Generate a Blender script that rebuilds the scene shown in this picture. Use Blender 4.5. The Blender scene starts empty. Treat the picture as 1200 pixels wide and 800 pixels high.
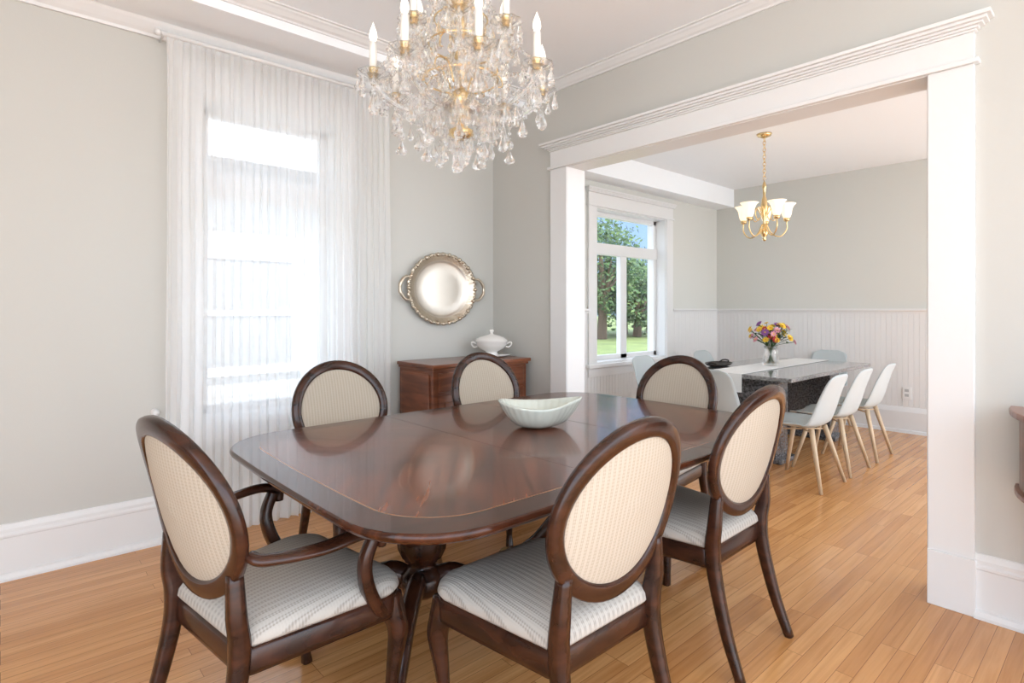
import bpy, bmesh, math, random
from mathutils import Vector, Matrix
random.seed(7)
S=bpy.context.scene
C=S.collection
pi=math.pi

# ---------------------------------------------------------------- materials
def newmat(name):
    m=bpy.data.materials.new(name); m.use_nodes=True
    nt=m.node_tree; b=nt.nodes['Principled BSDF']
    return m,nt,b
def M(name,col,rough=.5,metal=0,coat=0,bump=0,bscale=80,var=0,vscale=5,emit=None,es=0,trans=0,ior=1.45,spec=None,coatr=.05,sheen=0):
    m,nt,b=newmat(name)
    b.inputs['Base Color'].default_value=(*col,1)
    b.inputs['Roughness'].default_value=rough
    b.inputs['Metallic'].default_value=metal
    b.inputs['Coat Weight'].default_value=coat
    b.inputs['Coat Roughness'].default_value=coatr
    b.inputs['Transmission Weight'].default_value=trans
    b.inputs['IOR'].default_value=ior
    b.inputs['Sheen Weight'].default_value=sheen
    if spec is not None: b.inputs['Specular IOR Level'].default_value=spec
    if emit:
        b.inputs['Emission Color'].default_value=(*emit,1); b.inputs['Emission Strength'].default_value=es
    tc=nt.nodes.new('ShaderNodeTexCoord')
    if var:
        n=nt.nodes.new('ShaderNodeTexNoise'); n.inputs['Scale'].default_value=vscale; n.inputs['Detail'].default_value=4
        nt.links.new(tc.outputs['Object'],n.inputs['Vector'])
        r=nt.nodes.new('ShaderNodeValToRGB')
        r.color_ramp.elements[0].position=.3; r.color_ramp.elements[1].position=.7
        r.color_ramp.elements[0].color=(*[c*(1-var) for c in col],1)
        r.color_ramp.elements[1].color=(*[min(1,c*(1+var)) for c in col],1)
        nt.links.new(n.outputs['Fac'],r.inputs['Fac']); nt.links.new(r.outputs['Color'],b.inputs['Base Color'])
    if bump:
        n=nt.nodes.new('ShaderNodeTexNoise'); n.inputs['Scale'].default_value=bscale; n.inputs['Detail'].default_value=3
        nt.links.new(tc.outputs['Object'],n.inputs['Vector'])
        bp=nt.nodes.new('ShaderNodeBump'); bp.inputs['Strength'].default_value=bump; bp.inputs['Distance'].default_value=.005
        nt.links.new(n.outputs['Fac'],bp.inputs['Height']); nt.links.new(bp.outputs['Normal'],b.inputs['Normal'])
    return m
def wood(name,c1,c2,rough=.3,coat=.5,scale=(2,25,25),chevron=False,coatr=.08,spec=.4,lo=.35,hi=.68):
    m,nt,b=newmat(name); L=nt.links
    tc=nt.nodes.new('ShaderNodeTexCoord')
    vec=tc.outputs['Object']
    if chevron:
        sp=nt.nodes.new('ShaderNodeSeparateXYZ'); L.new(vec,sp.inputs[0])
        ab=nt.nodes.new('ShaderNodeMath'); ab.operation='ABSOLUTE'; L.new(sp.outputs['Y'],ab.inputs[0])
        mu=nt.nodes.new('ShaderNodeMath'); mu.operation='MULTIPLY'; L.new(ab.outputs[0],mu.inputs[0]); mu.inputs[1].default_value=.8
        ad=nt.nodes.new('ShaderNodeMath'); ad.operation='ADD'; L.new(sp.outputs['X'],ad.inputs[0]); L.new(mu.outputs[0],ad.inputs[1])
        cb=nt.nodes.new('ShaderNodeCombineXYZ'); L.new(ad.outputs[0],cb.inputs[0]); L.new(ab.outputs[0],cb.inputs[1])
        vec=cb.outputs[0]
    mp=nt.nodes.new('ShaderNodeMapping'); mp.inputs['Scale'].default_value=scale; L.new(vec,mp.inputs['Vector'])
    n=nt.nodes.new('ShaderNodeTexNoise'); n.inputs['Scale'].default_value=1; n.inputs['Detail'].default_value=6; n.inputs['Distortion'].default_value=.6
    L.new(mp.outputs[0],n.inputs['Vector'])
    r=nt.nodes.new('ShaderNodeValToRGB'); r.color_ramp.elements[0].position=lo; r.color_ramp.elements[1].position=hi
    r.color_ramp.elements[0].color=(*c1,1); r.color_ramp.elements[1].color=(*c2,1)
    L.new(n.outputs['Fac'],r.inputs['Fac'])
    col=r.outputs[0]
    if chevron:
        n2=nt.nodes.new('ShaderNodeTexNoise'); n2.inputs['Scale'].default_value=2.6; n2.inputs['Detail'].default_value=2; n2.inputs['Distortion'].default_value=1.2; L.new(vec,n2.inputs['Vector'])
        r2=nt.nodes.new('ShaderNodeValToRGB'); r2.color_ramp.elements[0].position=.35; r2.color_ramp.elements[1].position=.65
        r2.color_ramp.elements[0].color=(.50,.46,.46,1); r2.color_ramp.elements[1].color=(1.12,1.06,1.0,1); L.new(n2.outputs['Fac'],r2.inputs[0])
        mx=nt.nodes.new('ShaderNodeMix'); mx.data_type='RGBA'; mx.blend_type='MULTIPLY'; mx.inputs[0].default_value=1
        L.new(col,mx.inputs[6]); L.new(r2.outputs[0],mx.inputs[7]); col=mx.outputs[2]
    L.new(col,b.inputs['Base Color'])
    b.inputs['Roughness'].default_value=rough; b.inputs['Coat Weight'].default_value=coat; b.inputs['Coat Roughness'].default_value=coatr
    b.inputs['Specular IOR Level'].default_value=spec
    return m
def fabric(name,c1,c2,stripe=0.03,seat=False,dash=.3,bump=.2,pitch=.014):
    m,nt,b=newmat(name); L=nt.links
    tc=nt.nodes.new('ShaderNodeTexCoord')
    sp=nt.nodes.new('ShaderNodeSeparateXYZ'); L.new(tc.outputs['Object'],sp.inputs[0])
    def sine(sock,per):
        mu=nt.nodes.new('ShaderNodeMath'); mu.operation='MULTIPLY'; mu.inputs[1].default_value=2*pi/per; L.new(sock,mu.inputs[0])
        si=nt.nodes.new('ShaderNodeMath'); si.operation='SINE'; L.new(mu.outputs[0],si.inputs[0]); return si.outputs[0]
    def op(o,a,b_):
        q=nt.nodes.new('ShaderNodeMath'); q.operation=o
        for i,v in enumerate((a,b_)):
            if isinstance(v,float): q.inputs[i].default_value=v
            else: L.new(v,q.inputs[i])
        return q.outputs[0]
    a=sine(sp.outputs['X'],stripe); a2=sine(sp.outputs['X'],stripe/3); s2=sine(sp.outputs['Y' if seat else 'Z'],pitch)
    v=op('ADD',op('MULTIPLY',a,.6),op('MULTIPLY',a2,.45)); v=op('ADD',v,op('MULTIPLY',s2,float(dash)))
    r=nt.nodes.new('ShaderNodeValToRGB'); r.color_ramp.elements[0].position=.1; r.color_ramp.elements[1].position=1
    r.color_ramp.elements[0].color=(*c1,1); r.color_ramp.elements[1].color=(*c2,1)
    L.new(v,r.inputs[0]); L.new(r.outputs[0],b.inputs['Base Color'])
    bp=nt.nodes.new('ShaderNodeBump'); bp.inputs['Strength'].default_value=bump; bp.inputs['Distance'].default_value=.0015
    L.new(v,bp.inputs['Height']); L.new(bp.outputs[0],b.inputs['Normal'])
    b.inputs['Roughness'].default_value=.9; b.inputs['Specular IOR Level'].default_value=.2
    return m

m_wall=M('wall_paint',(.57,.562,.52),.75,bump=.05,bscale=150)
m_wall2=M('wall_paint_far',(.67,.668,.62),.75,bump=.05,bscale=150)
m_trim=M('trim_white',(.77,.765,.75),.35)
m_ceil=M('ceiling_white',(.93,.955,.97),.8)
m_wood=wood('mahogany_frame',(.020,.0072,.004),(.056,.0185,.009),.27,.25,(8,8,20),spec=.3)
m_tabin=wood('mahogany_flame',(.055,.013,.0055),(.24,.070,.026),.2,.3,(30,2.2,4),True,.05,.25,.3,.72)
m_tabband=wood('mahogany_banding',(.030,.0085,.004),(.085,.025,.011),.2,.3,(6,30,4),False,.05,.25)
m_inlay=M('satinwood_inlay',(.26,.12,.05),.25,coat=.3,spec=.3)
m_seam=M('table_seam',(.03,.010,.005),.5)
m_backfab=fabric('upholstery_back',(.49,.43,.345),(.375,.32,.25),.016,dash=.25,pitch=.009,bump=.3)
m_seatfab=fabric('upholstery_seat',(.49,.455,.405),(.33,.30,.265),.020,True,dash=.3,pitch=.009,bump=.3)
m_gold=M('brass',(.78,.58,.30),.22,1)
m_silver=M('silver',(.70,.64,.56),.36,1,bump=.1,bscale=25)
m_silverrim=M('silver_rim',(.62,.54,.43),.3,1,bump=.6,bscale=60)
m_side=wood('cherry_sideboard',(.12,.036,.016),(.24,.080,.035),.3,.3,(3,3,20))
m_porc=M('porcelain',(.80,.78,.74),.2,coat=.5)
m_celadon=M('celadon_glaze',(.64,.67,.59),.25,coat=.5,var=.04,vscale=12)
m_shell=M('chair_plastic',(.50,.55,.55),.4)
m_beech=wood('beech',(.52,.38,.24),(.66,.50,.33),.5,.1,(10,10,2))
m_gran=M('granite',(.10,.10,.105),.12,coat=.5,var=.9,vscale=60)
m_grantop=M('granite_top',(.24,.23,.22),.12,coat=.6,var=.5,vscale=50)
m_runner=M('linen_runner',(.80,.79,.76),.9,bump=.2,bscale=300)
m_candle=M('candle_sleeve',(.88,.86,.80),.4)
m_bulb=M('flame_bulb',(1,.97,.9),.15,emit=(1,.9,.72),es=.7)
m_shade=M('frosted_shade',(.95,.88,.74),.5,emit=(1,.80,.55),es=.35)
m_green=M('leaf_green',(.032,.078,.018),.6,var=.4,vscale=20)
m_black=M('dark_tray',(.02,.015,.012),.4)
m_plastic=M('outlet_white',(.8,.8,.78),.4)

def crystal_mat(name='crystal',mix=.3):
    m,nt,b=newmat(name); L=nt.links
    b.inputs['Base Color'].default_value=(1,.995,.98,1); b.inputs['Roughness'].default_value=.0
    b.inputs['Transmission Weight'].default_value=1; b.inputs['IOR'].default_value=1.55
    tr=nt.nodes.new('ShaderNodeBsdfTransparent'); mx=nt.nodes.new('ShaderNodeMixShader'); mx.inputs[0].default_value=mix
    out=nt.nodes['Material Output']
    L.new(b.outputs[0],mx.inputs[1]); L.new(tr.outputs[0],mx.inputs[2]); L.new(mx.outputs[0],out.inputs[0])
    return m
m_crystal=crystal_mat()
def glass_mat():
    m=bpy.data.materials.new('window_glass'); m.use_nodes=True; nt=m.node_tree; nt.nodes.clear()
    o=nt.nodes.new('ShaderNodeOutputMaterial'); t=nt.nodes.new('ShaderNodeBsdfTransparent'); g=nt.nodes.new('ShaderNodeBsdfGlossy'); g.inputs['Roughness'].default_value=0
    x=nt.nodes.new('ShaderNodeMixShader'); x.inputs[0].default_value=.04
    nt.links.new(t.outputs[0],x.inputs[1]); nt.links.new(g.outputs[0],x.inputs[2]); nt.links.new(x.outputs[0],o.inputs[0]); return m
m_glass=glass_mat()
def sheer_mat():
    m=bpy.data.materials.new('sheer_voile'); m.use_nodes=True; nt=m.node_tree; nt.nodes.clear()
    o=nt.nodes.new('ShaderNodeOutputMaterial'); t=nt.nodes.new('ShaderNodeBsdfTransparent'); d=nt.nodes.new('ShaderNodeBsdfDiffuse'); l=nt.nodes.new('ShaderNodeBsdfTranslucent')
    d.inputs[0].default_value=(.97,.97,.965,1); l.inputs[0].default_value=(.97,.97,.965,1)
    a=nt.nodes.new('ShaderNodeMixShader'); a.inputs[0].default_value=.42
    x=nt.nodes.new('ShaderNodeMixShader'); x.inputs[0].default_value=.62
    nt.links.new(d.outputs[0],a.inputs[1]); nt.links.new(l.outputs[0],a.inputs[2])
    nt.links.new(t.outputs[0],x.inputs[1]); nt.links.new(a.outputs[0],x.inputs[2]); nt.links.new(x.outputs[0],o.inputs[0]); return m
m_sheer=sheer_mat()
def floor_mat():
    m,nt,b=newmat('oak_floor'); L=nt.links
    tc=nt.nodes.new('ShaderNodeTexCoord')
    br=nt.nodes.new('ShaderNodeTexBrick'); L.new(tc.outputs['Object'],br.inputs['Vector'])
    br.inputs['Scale'].default_value=1; br.inputs['Brick Width'].default_value=.85; br.inputs['Row Height'].default_value=.057
    br.inputs['Mortar Size'].default_value=.0010; br.inputs['Mortar Smooth'].default_value=0; br.offset=.37; br.offset_frequency=3
    br.inputs['Color1'].default_value=(.68,.345,.128,1); br.inputs['Color2'].default_value=(.51,.225,.073,1); br.inputs['Mortar'].default_value=(.26,.105,.034,1)
    br.inputs['Bias'].default_value=-.1
    mp=nt.nodes.new('ShaderNodeMapping'); mp.inputs['Scale'].default_value=(1.1,26,1); L.new(tc.outputs['Object'],mp.inputs[0])
    sc=nt.nodes.new('ShaderNodeVectorMath'); sc.operation='MULTIPLY_ADD'; sc.inputs[1].default_value=(9,60,0); L.new(br.outputs['Color'],sc.inputs[0]); L.new(mp.outputs[0],sc.inputs[2])
    n=nt.nodes.new('ShaderNodeTexNoise'); n.inputs['Scale'].default_value=1.5; n.inputs['Detail'].default_value=6; n.inputs['Distortion'].default_value=1.2; L.new(sc.outputs[0],n.inputs['Vector'])
    r=nt.nodes.new('ShaderNodeValToRGB'); r.color_ramp.elements[0].position=.3; r.color_ramp.elements[1].position=.6
    r.color_ramp.elements[0].color=(.82,.75,.67,1); r.color_ramp.elements[1].color=(1.05,1.05,1.05,1); L.new(n.outputs['Fac'],r.inputs[0])
    mx=nt.nodes.new('ShaderNodeMix'); mx.data_type='RGBA'; mx.blend_type='MULTIPLY'; mx.inputs[0].default_value=1
    L.new(br.outputs['Color'],mx.inputs[6]); L.new(r.outputs[0],mx.inputs[7]); L.new(mx.outputs[2],b.inputs['Base Color'])
    b.inputs['Roughness'].default_value=.24; b.inputs['Coat Weight'].default_value=.2; b.inputs['Coat Roughness'].default_value=.1; b.inputs['Specular IOR Level'].default_value=.4
    return m
m_floor=floor_mat()

# ---------------------------------------------------------------- geometry helpers
def mkobj(name,bm,mats,parent=None,smooth=False,loc=None,rz=0,bevel=0,recalc=True):
    if recalc: bmesh.ops.recalc_face_normals(bm,faces=bm.faces)
    me=bpy.data.meshes.new(name); bm.to_mesh(me); bm.free()
    if not isinstance(mats,(list,tuple)): mats=[mats]
    for mm in mats: me.materials.append(mm)
    if smooth:
        for p in me.polygons: p.use_smooth=True
    o=bpy.data.objects.new(name,me); C.objects.link(o)
    if loc is not None: o.location=loc
    o.rotation_euler[2]=rz
    if parent: o.parent=parent
    if bevel:
        md=o.modifiers.new('b','BEVEL'); md.width=bevel; md.segments=2; md.limit_method='ANGLE'
    return o
def empty(name,loc=(0,0,0),rz=0):
    e=bpy.data.objects.new(name,None); C.objects.link(e); e.location=loc; e.rotation_euler[2]=rz; e.empty_display_size=.1; return e
def abox(bm,x0,x1,y0,y1,z0,z1,mi=0):
    v=[bm.verts.new(p) for p in [(x0,y0,z0),(x1,y0,z0),(x1,y1,z0),(x0,y1,z0),(x0,y0,z1),(x1,y0,z1),(x1,y1,z1),(x0,y1,z1)]]
    for q in [(0,3,2,1),(4,5,6,7),(0,1,5,4),(1,2,6,5),(2,3,7,6),(3,0,4,7)]:
        f=bm.faces.new([v[i] for i in q]); f.material_index=mi
def box(name,x0,x1,y0,y1,z0,z1,mat,parent=None,bevel=0):
    bm=bmesh.new(); abox(bm,x0,x1,y0,y1,z0,z1); return mkobj(name,bm,mat,parent,bevel=bevel)
def prism(bm,prof,f0,f1):
    a=[bm.verts.new(f0(*p)) for p in prof]; b=[bm.verts.new(f1(*p)) for p in prof]; n=len(prof)
    for i in range(n): bm.faces.new((a[i],a[(i+1)%n],b[(i+1)%n],b[i]))
    bm.faces.new(a[::-1]); bm.faces.new(b)
def lathe(bm,prof,segs=24,c=(0,0,0),sx=1,sy=1,mi=0,rfun=None):
    rings=[]
    for r,z in prof:
        if r<1e-6: rings.append([bm.verts.new((c[0],c[1],c[2]+z))])
        else:
            ring=[]
            for k in range(segs):
                a=2*pi*k/segs; rr=r*(rfun(a,z) if rfun else 1)
                ring.append(bm.verts.new((c[0]+rr*math.cos(a)*sx,c[1]+rr*math.sin(a)*sy,c[2]+z)))
            rings.append(ring)
    for A,B in zip(rings,rings[1:]):
        for k in range(segs):
            k2=(k+1)%segs
            if len(A)==1 and len(B)==1: continue
            if len(A)==1: f=bm.faces.new((A[0],B[k2],B[k]))
            elif len(B)==1: f=bm.faces.new((A[k],A[k2],B[0]))
            else: f=bm.faces.new((A[k],A[k2],B[k2],B[k]))
            f.material_index=mi
def cr(pts,n=6):
    P=[Vector(p) for p in pts]; out=[]
    P=[P[0]*2-P[1]]+P+[P[-1]*2-P[-2]]
    for i in range(1,len(P)-2):
        for k in range(n):
            t=k/n; a,b,c,d=P[i-1],P[i],P[i+1],P[i+2]
            out.append(.5*((2*b)+(c-a)*t+(2*a-5*b+4*c-d)*t*t+(3*b-a-3*c+d)*t**3))
    out.append(P[-2]); return out
def lerpl(vals,n):
    out=[]
    for i in range(n):
        t=i/(n-1)*(len(vals)-1); k=min(int(t),len(vals)-2); f=t-k
        a,b=vals[k],vals[k+1]
        if isinstance(a,tuple): out.append((a[0]*(1-f)+b[0]*f,a[1]*(1-f)+b[1]*f))
        else: out.append(a*(1-f)+b*f)
    return out
def sweep(bm,pts,rad,segs=8,closed=False,ref=None,mi=0,sq=False):
    pts=[Vector(p) for p in pts]; n=len(pts)
    if not isinstance(rad,list): rad=[rad]*n
    elif len(rad)!=n: rad=lerpl(rad,n)
    rings=[]; ref0=Vector(ref) if ref else None
    lastN=None
    for i,p in enumerate(pts):
        if closed: T=(pts[(i+1)%n]-pts[i-1]).normalized()
        else: T=(pts[min(i+1,n-1)]-pts[max(i-1,0)]).normalized()
        if ref0 is not None: R=ref0
        elif lastN is not None: R=lastN
        else: R=Vector((0,0,1)) if abs(T.z)<.9 else Vector((1,0,0))
        B=T.cross(R)
        if B.length<1e-4: B=T.cross(Vector((.3,.9,.1)))
        B.normalize(); N=B.cross(T).normalized(); lastN=N
        a,b=rad[i] if isinstance(rad[i],tuple) else (rad[i],rad[i])
        ring=[]
        for k in range(segs):
            th=2*pi*k/segs; c,s=math.cos(th),math.sin(th)
            if sq:
                c=math.copysign(abs(c)**.55,c); s=math.copysign(abs(s)**.55,s)
            ring.append(bm.verts.new(p+N*(a*c)+B*(b*s)))
        rings.append(ring)
    m=n if closed else n-1
    for i in range(m):
        A=rings[i];Bq=rings[(i+1)%n]
        for k in range(segs):
            f=bm.faces.new((A[k],A[(k+1)%segs],Bq[(k+1)%segs],Bq[k])); f.material_index=mi
    if not closed:
        f=bm.faces.new(rings[0][::-1]); f.material_index=mi
        f=bm.faces.new(rings[-1]); f.material_index=mi

# ---------------------------------------------------------------- room constants
YW=3.67; XW=3.09; XW2=3.24; YF=3.80; XB=7.09; ZC=2.985; ZC2=2.85
X0=-2.0; Y0=-1.9; Y0F=-1.0
bm=bmesh.new(); abox(bm,X0,XW2,Y0,YF+.05,-.1,0); abox(bm,XW2,XB+.2,Y0F,YF+.05,-.1,0); mkobj('floor',bm,m_floor)
box('ceiling',X0,XW,Y0,YW+.3,ZC,ZC+.35,m_ceil)
box('ceiling_far_room',XW2,XB+.2,Y0F,YF+.3,ZC2,ZC+.35,m_ceil)
# window wall
wx0,wx1,wz0,wz1=.87,1.68,.66,2.52
bm=bmesh.new()
abox(bm,X0,wx0,YW,YW+.28,-.1,ZC); abox(bm,wx1,XW,YW,YW+.28,-.1,ZC)
abox(bm,wx0,wx1,YW,YW+.28,-.1,wz0); abox(bm,wx0,wx1,YW,YW+.28,wz1,ZC)
mkobj('wall_left',bm,m_wall)
box('wall_light_block',X0-.2,X0,.9,YW+.28,-.1,ZC+.35,m_wall)  # unseen wall, added to cut light from the open side for contrast
# opening wall
oy0,oy1,oz=.641,2.81,2.34
bm=bmesh.new()
abox(bm,XW,XW2,Y0,oy0,-.1,ZC+.35); abox(bm,XW,XW2,oy1,YW+.28,-.1,ZC+.35); abox(bm,XW,XW2,oy0,oy1,oz,ZC+.35)
mkobj('wall_right',bm,m_wall)
# far room walls
fx0,fx1,fz0,fz1=4.58,5.87,.74,2.36
bm=bmesh.new()
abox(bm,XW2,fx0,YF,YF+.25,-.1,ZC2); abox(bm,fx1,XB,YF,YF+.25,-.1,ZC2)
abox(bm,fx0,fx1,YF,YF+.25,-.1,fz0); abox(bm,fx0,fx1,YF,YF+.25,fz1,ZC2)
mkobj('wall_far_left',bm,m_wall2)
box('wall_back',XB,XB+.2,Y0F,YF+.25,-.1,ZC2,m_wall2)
box('trim_soffit',XW2,XB,3.56,YF,2.62,ZC2,m_ceil)

# crown
def runX(name,prof,x0,x1,yw,mat):   # wall facing -Y
    bm=bmesh.new(); prism(bm,prof,lambda p,z:(x0,yw-p,z),lambda p,z:(x1,yw-p,z)); return mkobj(name,bm,mat)
def runY(name,prof,y0,y1,xw,mat):   # wall facing -X
    bm=bmesh.new(); prism(bm,prof,lambda p,z:(xw-p,y0,z),lambda p,z:(xw-p,y1,z)); return mkobj(name,bm,mat)
cp=[(0,ZC-.06),(.010,ZC-.06),(.014,ZC-.05),(.028,ZC-.042),(.045,ZC-.025),(.055,ZC-.018),(.06,ZC-.010),(.075,ZC-.008),(.075,ZC),(0,ZC)]
YS=3.25
box('trim_soffit_main',X0,XW,YS,YW,2.875,ZC,m_ceil)
runX('trim_crown_left',cp,X0,XW,YS,m_trim)
runY('trim_crown_right',cp,Y0,YS,XW,m_trim)
bp=[(0,0),(.045,0),(.045,.012),(.035,.03),(.022,.035),(.022,.20),(.026,.205),(.026,.215),(.018,.225),(.018,.24),(.008,.262),(0,.265)]
runX('baseboard_left',bp,X0,XW,YW,m_trim)
runY('baseboard_right',bp,Y0,.478,XW,m_trim)
bm=bmesh.new(); prism(bm,bp,lambda p,z:(XW-p,2.97,z),lambda p,z:(XW-p,YW,z)); mkobj('baseboard_corner',bm,m_trim)
bm=bmesh.new(); prism(bm,bp,lambda p,z:(X0+p,.9,z),lambda p,z:(X0+p,YW,z)); mkobj('baseboard_light_block',bm,m_trim)  # base trim of the added, unseen light-blocking wall
bp2=[(0,0),(.045,0),(.04,.03),(.03,.035),(.03,.22),(.02,.25),(.012,.27),(0,.28)]
runY('baseboard_back',bp2,Y0F,YF,XB,m_trim)
runX('baseboard_far_left',bp2,XW2,XB,YF,m_trim)
pr=[(0,2.80),(.015,2.80),(.02,2.815),(.035,2.83),(.06,2.86),(.07,2.875),(0,2.875)]
runX('trim_cove_left',pr,X0,XW,YW,m_trim)
bm=bmesh.new(); prism(bm,pr,lambda p,z:(XW-p,YS,z),lambda p,z:(XW-p,YW,z)); mkobj('trim_cove_corner',bm,m_trim)

# opening casing
bm=bmesh.new()
for (a,b) in [(oy0-.163,oy0),(oy1,oy1+.163)]:
    abox(bm,XW-.028,XW,a,b,.22,oz); abox(bm,XW-.04,XW,a-.006,b+.006 if b>1 else b,0,.24)
    abox(bm,XW2,XW2+.028,a,b,0,oz)
abox(bm,XW-.02,XW2+.02,oy0-.02,oy0+.004,0,oz); abox(bm,XW-.02,XW2+.02,oy1-.004,oy1+.02,0,oz); abox(bm,XW-.02,XW2+.02,oy0,oy1,oz-.004,oz+.02)
abox(bm,XW2,XW2+.028,oy0-.163,oy1+.163,oz,oz+.18)
mkobj('trim_opening_casing',bm,m_trim,bevel=.003)
bm=bmesh.new()
def hdr(bm,ya,yb,z0,x):
    steps=[(0.045,.0,.02),(0.028,.02,.135),(.036,.135,.145),(.045,.145,.155),(.06,.155,.165),(.075,.165,.178),(.09,.178,.195)]
    for p,a,b in steps: abox(bm,x-p,x,ya-(p-.028),yb+(p-.028),z0+a,z0+b)
hdr(bm,oy0-.163,oy1+.163,oz,XW)
mkobj('trim_opening_header',bm,m_trim,bevel=.002)

# wainscot beadboard
def bead(a0,a1,f,z0,z1,name):
    pts=[];w=.05;a=a0
    while a<a1:
        b=min(a+w,a1); pts+= [(a,.008),(a+.0025,.012),(b-.0025,.012),(b,.008)]; a=b
    bm=bmesh.new()
    lo=[bm.verts.new(f(a,p,z0)) for a,p in pts]; hi=[bm.verts.new(f(a,p,z1)) for a,p in pts]
    for i in range(len(pts)-1): bm.faces.new((lo[i],lo[i+1],hi[i+1],hi[i]))
    return mkobj(name,bm,m_trim,recalc=False)
bead(Y0F,YF,lambda a,p,z:(XB-p,a,z),.27,1.27,'trim_wainscot_back')
bead(XW2,fx0-.13,lambda a,p,z:(a,YF-p,z),.27,1.27,'trim_wainscot_left')
bead(fx1+.13,XB,lambda a,p,z:(a,YF-p,z),.27,1.27,'trim_wainscot_left_b')
bead(fx0-.13,fx1+.13,lambda a,p,z:(a,YF-p,z),.27,.66,'trim_wainscot_left_c')
rp=[(0,1.255),(.018,1.255),(.022,1.275),(.035,1.285),(.035,1.305),(0,1.305)]
runY('trim_rail_back',rp,Y0F,YF,XB,m_trim)
runX('trim_rail_left',rp,XW2,fx0-.13,YF,m_trim); runX('trim_rail_left_b',rp,fx1+.13,XB,YF,m_trim)

# windows
def window(name,x0,x1,z0,z1,yw,depth,trz,mull,cas=.13,tw=.06):
    e=empty(name,((x0+x1)/2,yw,0))
    bm=bmesh.new(); cx=(x0+x1)/2
    def B(a,b,c,d,g,h): abox(bm,a-cx,b-cx,c-yw,d-yw,g,h)
    B(x0-cas,x0,yw-.028,yw,z0-.02,z1); B(x1,x1+cas,yw-.028,yw,z0-.02,z1)
    B(x0-cas-.03,x1+cas+.03,yw-.06,yw+.02,z0-.045,z0-.01)
    B(x0-cas,x1+cas,yw-.025,yw,z0-.14,z0-.045)
    for p,a,b in [(0.04,.0,.02),(0.028,.02,.14),(.045,.14,.155),(.052,.155,.17),(.06,.17,.19)]:
        B(x0-cas-(p-.028),x1+cas+(p-.028),yw-p,yw,z1+a,z1+b)
    B(x0-.004,x0+.012,yw-.01,yw+depth,z0,z1); B(x1-.012,x1+.004,yw-.01,yw+depth,z0,z1); B(x0,x1,yw-.01,yw+depth,z1-.012,z1); B(x0,x1,yw-.01,yw+depth,z0-.01,z0+.01)
    mkobj('casing',bm,m_trim,e,bevel=.002)
    bm=bmesh.new(); ya,yb=yw+depth-.07,yw+depth-.01; f=.05
    def B2(a,b,g,h,yy=ya): abox(bm,a-cx,b-cx,yy-yw,yb-yw,g,h)
    B2(x0+.01,x0+f+.01,z0,z1); B2(x1-f-.01,x1-.01,z0,z1); B2(x0+.01,x1-.01,z1-f-.01,z1-.01); B2(x0+.01,x1-.01,z0+.01,z0+f+.01)
    B2(x0+.01,x1-.01,trz-tw,trz+tw,ya-.015)
    if mull: B2(cx-.055,cx+.055,z0,trz); 
    mkobj('sash',bm,m_trim,e,bevel=.003)
    bm=bmesh.new(); abox(bm,x0+.03-cx,x1-.03-cx,depth-.043,depth-.037,z0+.03,z1-.03)
    mkobj('glass',bm,m_glass,e)
window('window_1',wx0,wx1,wz0,wz1,YW,.16,2.05,False,tw=.08)
window('window_2',fx0,fx1,fz0,fz1,YF,.19,1.95,True)

# outlet
e=empty('wall_outlet',(XB-.012,1.66,.42)); box('plate',-.01,0,-.04,.04,-.065,.065,m_plastic,e,.003)
bm=bmesh.new()
for dz in (-.025,.025):
    abox(bm,-.013,-.009,-.018,.018,dz-.014,dz+.014)
mkobj('sockets',bm,M('socket_grey',(.45,.45,.44),.5),e,bevel=.002)

# ---------------------------------------------------------------- curtain
ce=empty('sheer_curtain',(0,0,0))
bm=bmesh.new(); nx=520; nz=40; zt=2.775
cols=[]
for i in range(nx+1):
    s=i/nx; col=[]
    for j in range(nz+1):
        t=j/nz; z=zt-(zt-.012)*t
        amp=.009+.014*min(1,t*2.5)*(.75+.35*math.sin(11*s+2))
        ph=2*pi*26*s+ 1.2*math.sin(2*pi*3*s+1.3)*t+.5*math.sin(7*t+9*s)+.8*math.sin(2*pi*5.3*s)
        y=3.545-amp*math.sin(ph)-.005*math.sin(2*pi*61*s+2*t)*(1-t*.4)
        x=.67+1.35*s+.006*math.sin(ph*2)-(.015*t if s<.5 else -.02*t)*abs(2*s-1)
        col.append(bm.verts.new((x,y,z)))
    cols.append(col)
for i in range(nx):
    for j in range(nz): bm.faces.new((cols[i][j],cols[i+1][j],cols[i+1][j+1],cols[i][j+1]))
mkobj('voile_panel',bm,m_sheer,ce,smooth=True)
bm=bmesh.new(); sweep(bm,[(.64,3.545,2.79),(2.05,3.545,2.79)],.012,10)
lathe(bm,[(0,-.02),(.018,-.012),(.02,0),(.014,.014),(0,.02)],10,(.63,3.545,2.79))
for x in (.66,1.35,2.02): sweep(bm,[(x,3.545,2.79),(x,3.66,2.79)],.007,8)
mkobj('curtain_rod',bm,m_trim,ce,smooth=True)
bm=bmesh.new(); lathe(bm,[(0,0),(.02,.0),(.02,.01),(.008,.014),(.008,.03),(.016,.035),(.018,.045),(0,.05)],12)
bmesh.ops.rotate(bm,verts=bm.verts,matrix=Matrix.Rotation(pi/2,3,'X')); bmesh.ops.translate(bm,verts=bm.verts,vec=(.635,3.668,.73))
mkobj('curtain_holdback',bm,m_trim,None,smooth=True)

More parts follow.
